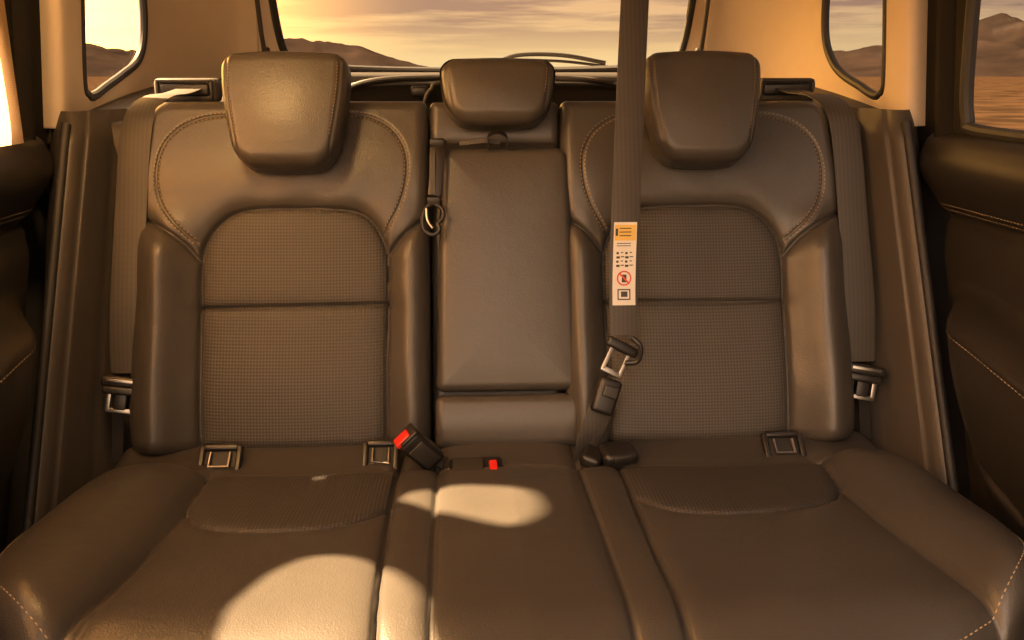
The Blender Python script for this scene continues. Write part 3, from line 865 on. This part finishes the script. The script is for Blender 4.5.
c2.color_ramp.elements[1].position = .60; c2.color_ramp.elements[1].color = (.9, .9, .9, 1)
L.new(no.outputs[0], c2.inputs[0])
el = N.new('ShaderNodeMapRange'); el.inputs[1].default_value = .015; el.inputs[2].default_value = .06; L.new(sp.outputs[2], el.inputs[0])
cm = N.new('ShaderNodeMath'); cm.operation = 'MULTIPLY'; L.new(c2.outputs[0], cm.inputs[0]); L.new(el.outputs[0], cm.inputs[1])
mx = N.new('ShaderNodeMix'); mx.data_type = 'RGBA'; L.new(cm.outputs[0], mx.inputs[0]); L.new(cr.outputs[0], mx.inputs[6]); mx.inputs[7].default_value = lin(182, 142, 116)
rt = N.new('ShaderNodeMapRange'); rt.inputs[1].default_value = .15; rt.inputs[2].default_value = .55; L.new(sp.outputs[0], rt.inputs[0])
ml = N.new('ShaderNodeMix'); ml.data_type = 'RGBA'; ml.blend_type = 'MULTIPLY'; L.new(rt.outputs[0], ml.inputs[0]); L.new(mx.outputs[2], ml.inputs[6]); ml.inputs[7].default_value = (.60, .64, .78, 1)
gd = Vector((-.72, .68, .12)).normalized()
dp = N.new('ShaderNodeVectorMath'); dp.operation = 'DOT_PRODUCT'; L.new(tc.outputs['Generated'], dp.inputs[0]); dp.inputs[1].default_value = gd
mr = N.new('ShaderNodeMapRange'); mr.inputs[1].default_value = .70; mr.inputs[2].default_value = 1.0; L.new(dp.outputs['Value'], mr.inputs[0])
pw = N.new('ShaderNodeMath'); pw.operation = 'POWER'; pw.inputs[1].default_value = 2.4; L.new(mr.outputs[0], pw.inputs[0])
gc = N.new('ShaderNodeMix'); gc.data_type = 'RGBA'; gc.blend_type = 'ADD'; gc.inputs[0].default_value = 1
gl = N.new('ShaderNodeVectorMath'); gl.operation = 'SCALE'; gl.inputs[0].default_value = (15.0, 7.0, 1.3); L.new(pw.outputs[0], gl.inputs['Scale'])
L.new(ml.outputs[2], gc.inputs[6]); L.new(gl.outputs[0], gc.inputs[7])
kd = Vector((-.58, -.55, .60)).normalized()
dq = N.new('ShaderNodeVectorMath'); dq.operation = 'DOT_PRODUCT'; L.new(tc.outputs['Generated'], dq.inputs[0]); dq.inputs[1].default_value = kd
mq = N.new('ShaderNodeMapRange'); mq.inputs[1].default_value = .05; mq.inputs[2].default_value = 1.0; L.new(dq.outputs['Value'], mq.inputs[0])
pq = N.new('ShaderNodeMath'); pq.operation = 'POWER'; pq.inputs[1].default_value = 2.4; L.new(mq.outputs[0], pq.inputs[0])
sq = N.new('ShaderNodeMath'); sq.operation = 'MULTIPLY'; sq.inputs[1].default_value = 13.5; L.new(pq.outputs[0], sq.inputs[0])
fr = N.new('ShaderNodeMapRange'); fr.inputs[1].default_value = .1; fr.inputs[2].default_value = -.5; fr.inputs[3].default_value = 1.0; fr.inputs[4].default_value = 1.2
L.new(sp.outputs[1], fr.inputs[0])
ad = N.new('ShaderNodeMath'); ad.operation = 'ADD'; L.new(fr.outputs[0], ad.inputs[0]); L.new(sq.outputs[0], ad.inputs[1])
L.new(ad.outputs[0], bg.inputs['Strength'])
L.new(gc.outputs[2], bg.inputs[0])

sd = bpy.data.lights.new('sun', 'SUN'); sd.energy = 72.0; sd.color = (1.0, .66, .34); sd.angle = math.radians(1.4)
so = bpy.data.objects.new('sun', sd); sc.collection.objects.link(so)
so.rotation_euler = Vector(SUN).to_track_quat('-Z', 'Y').to_euler(); so.location = (-3, 1, 4)

cam = bpy.data.cameras.new('camera'); co = bpy.data.objects.new('camera', cam); sc.collection.objects.link(co)
co.location = (-.053, 0, 1.50); co.rotation_euler = (math.radians(90-15.2), 0, math.radians(-2.9))
cam.sensor_width = 36; cam.lens = 31.64; cam.clip_start = .02; cam.clip_end = 20000
sc.camera = co
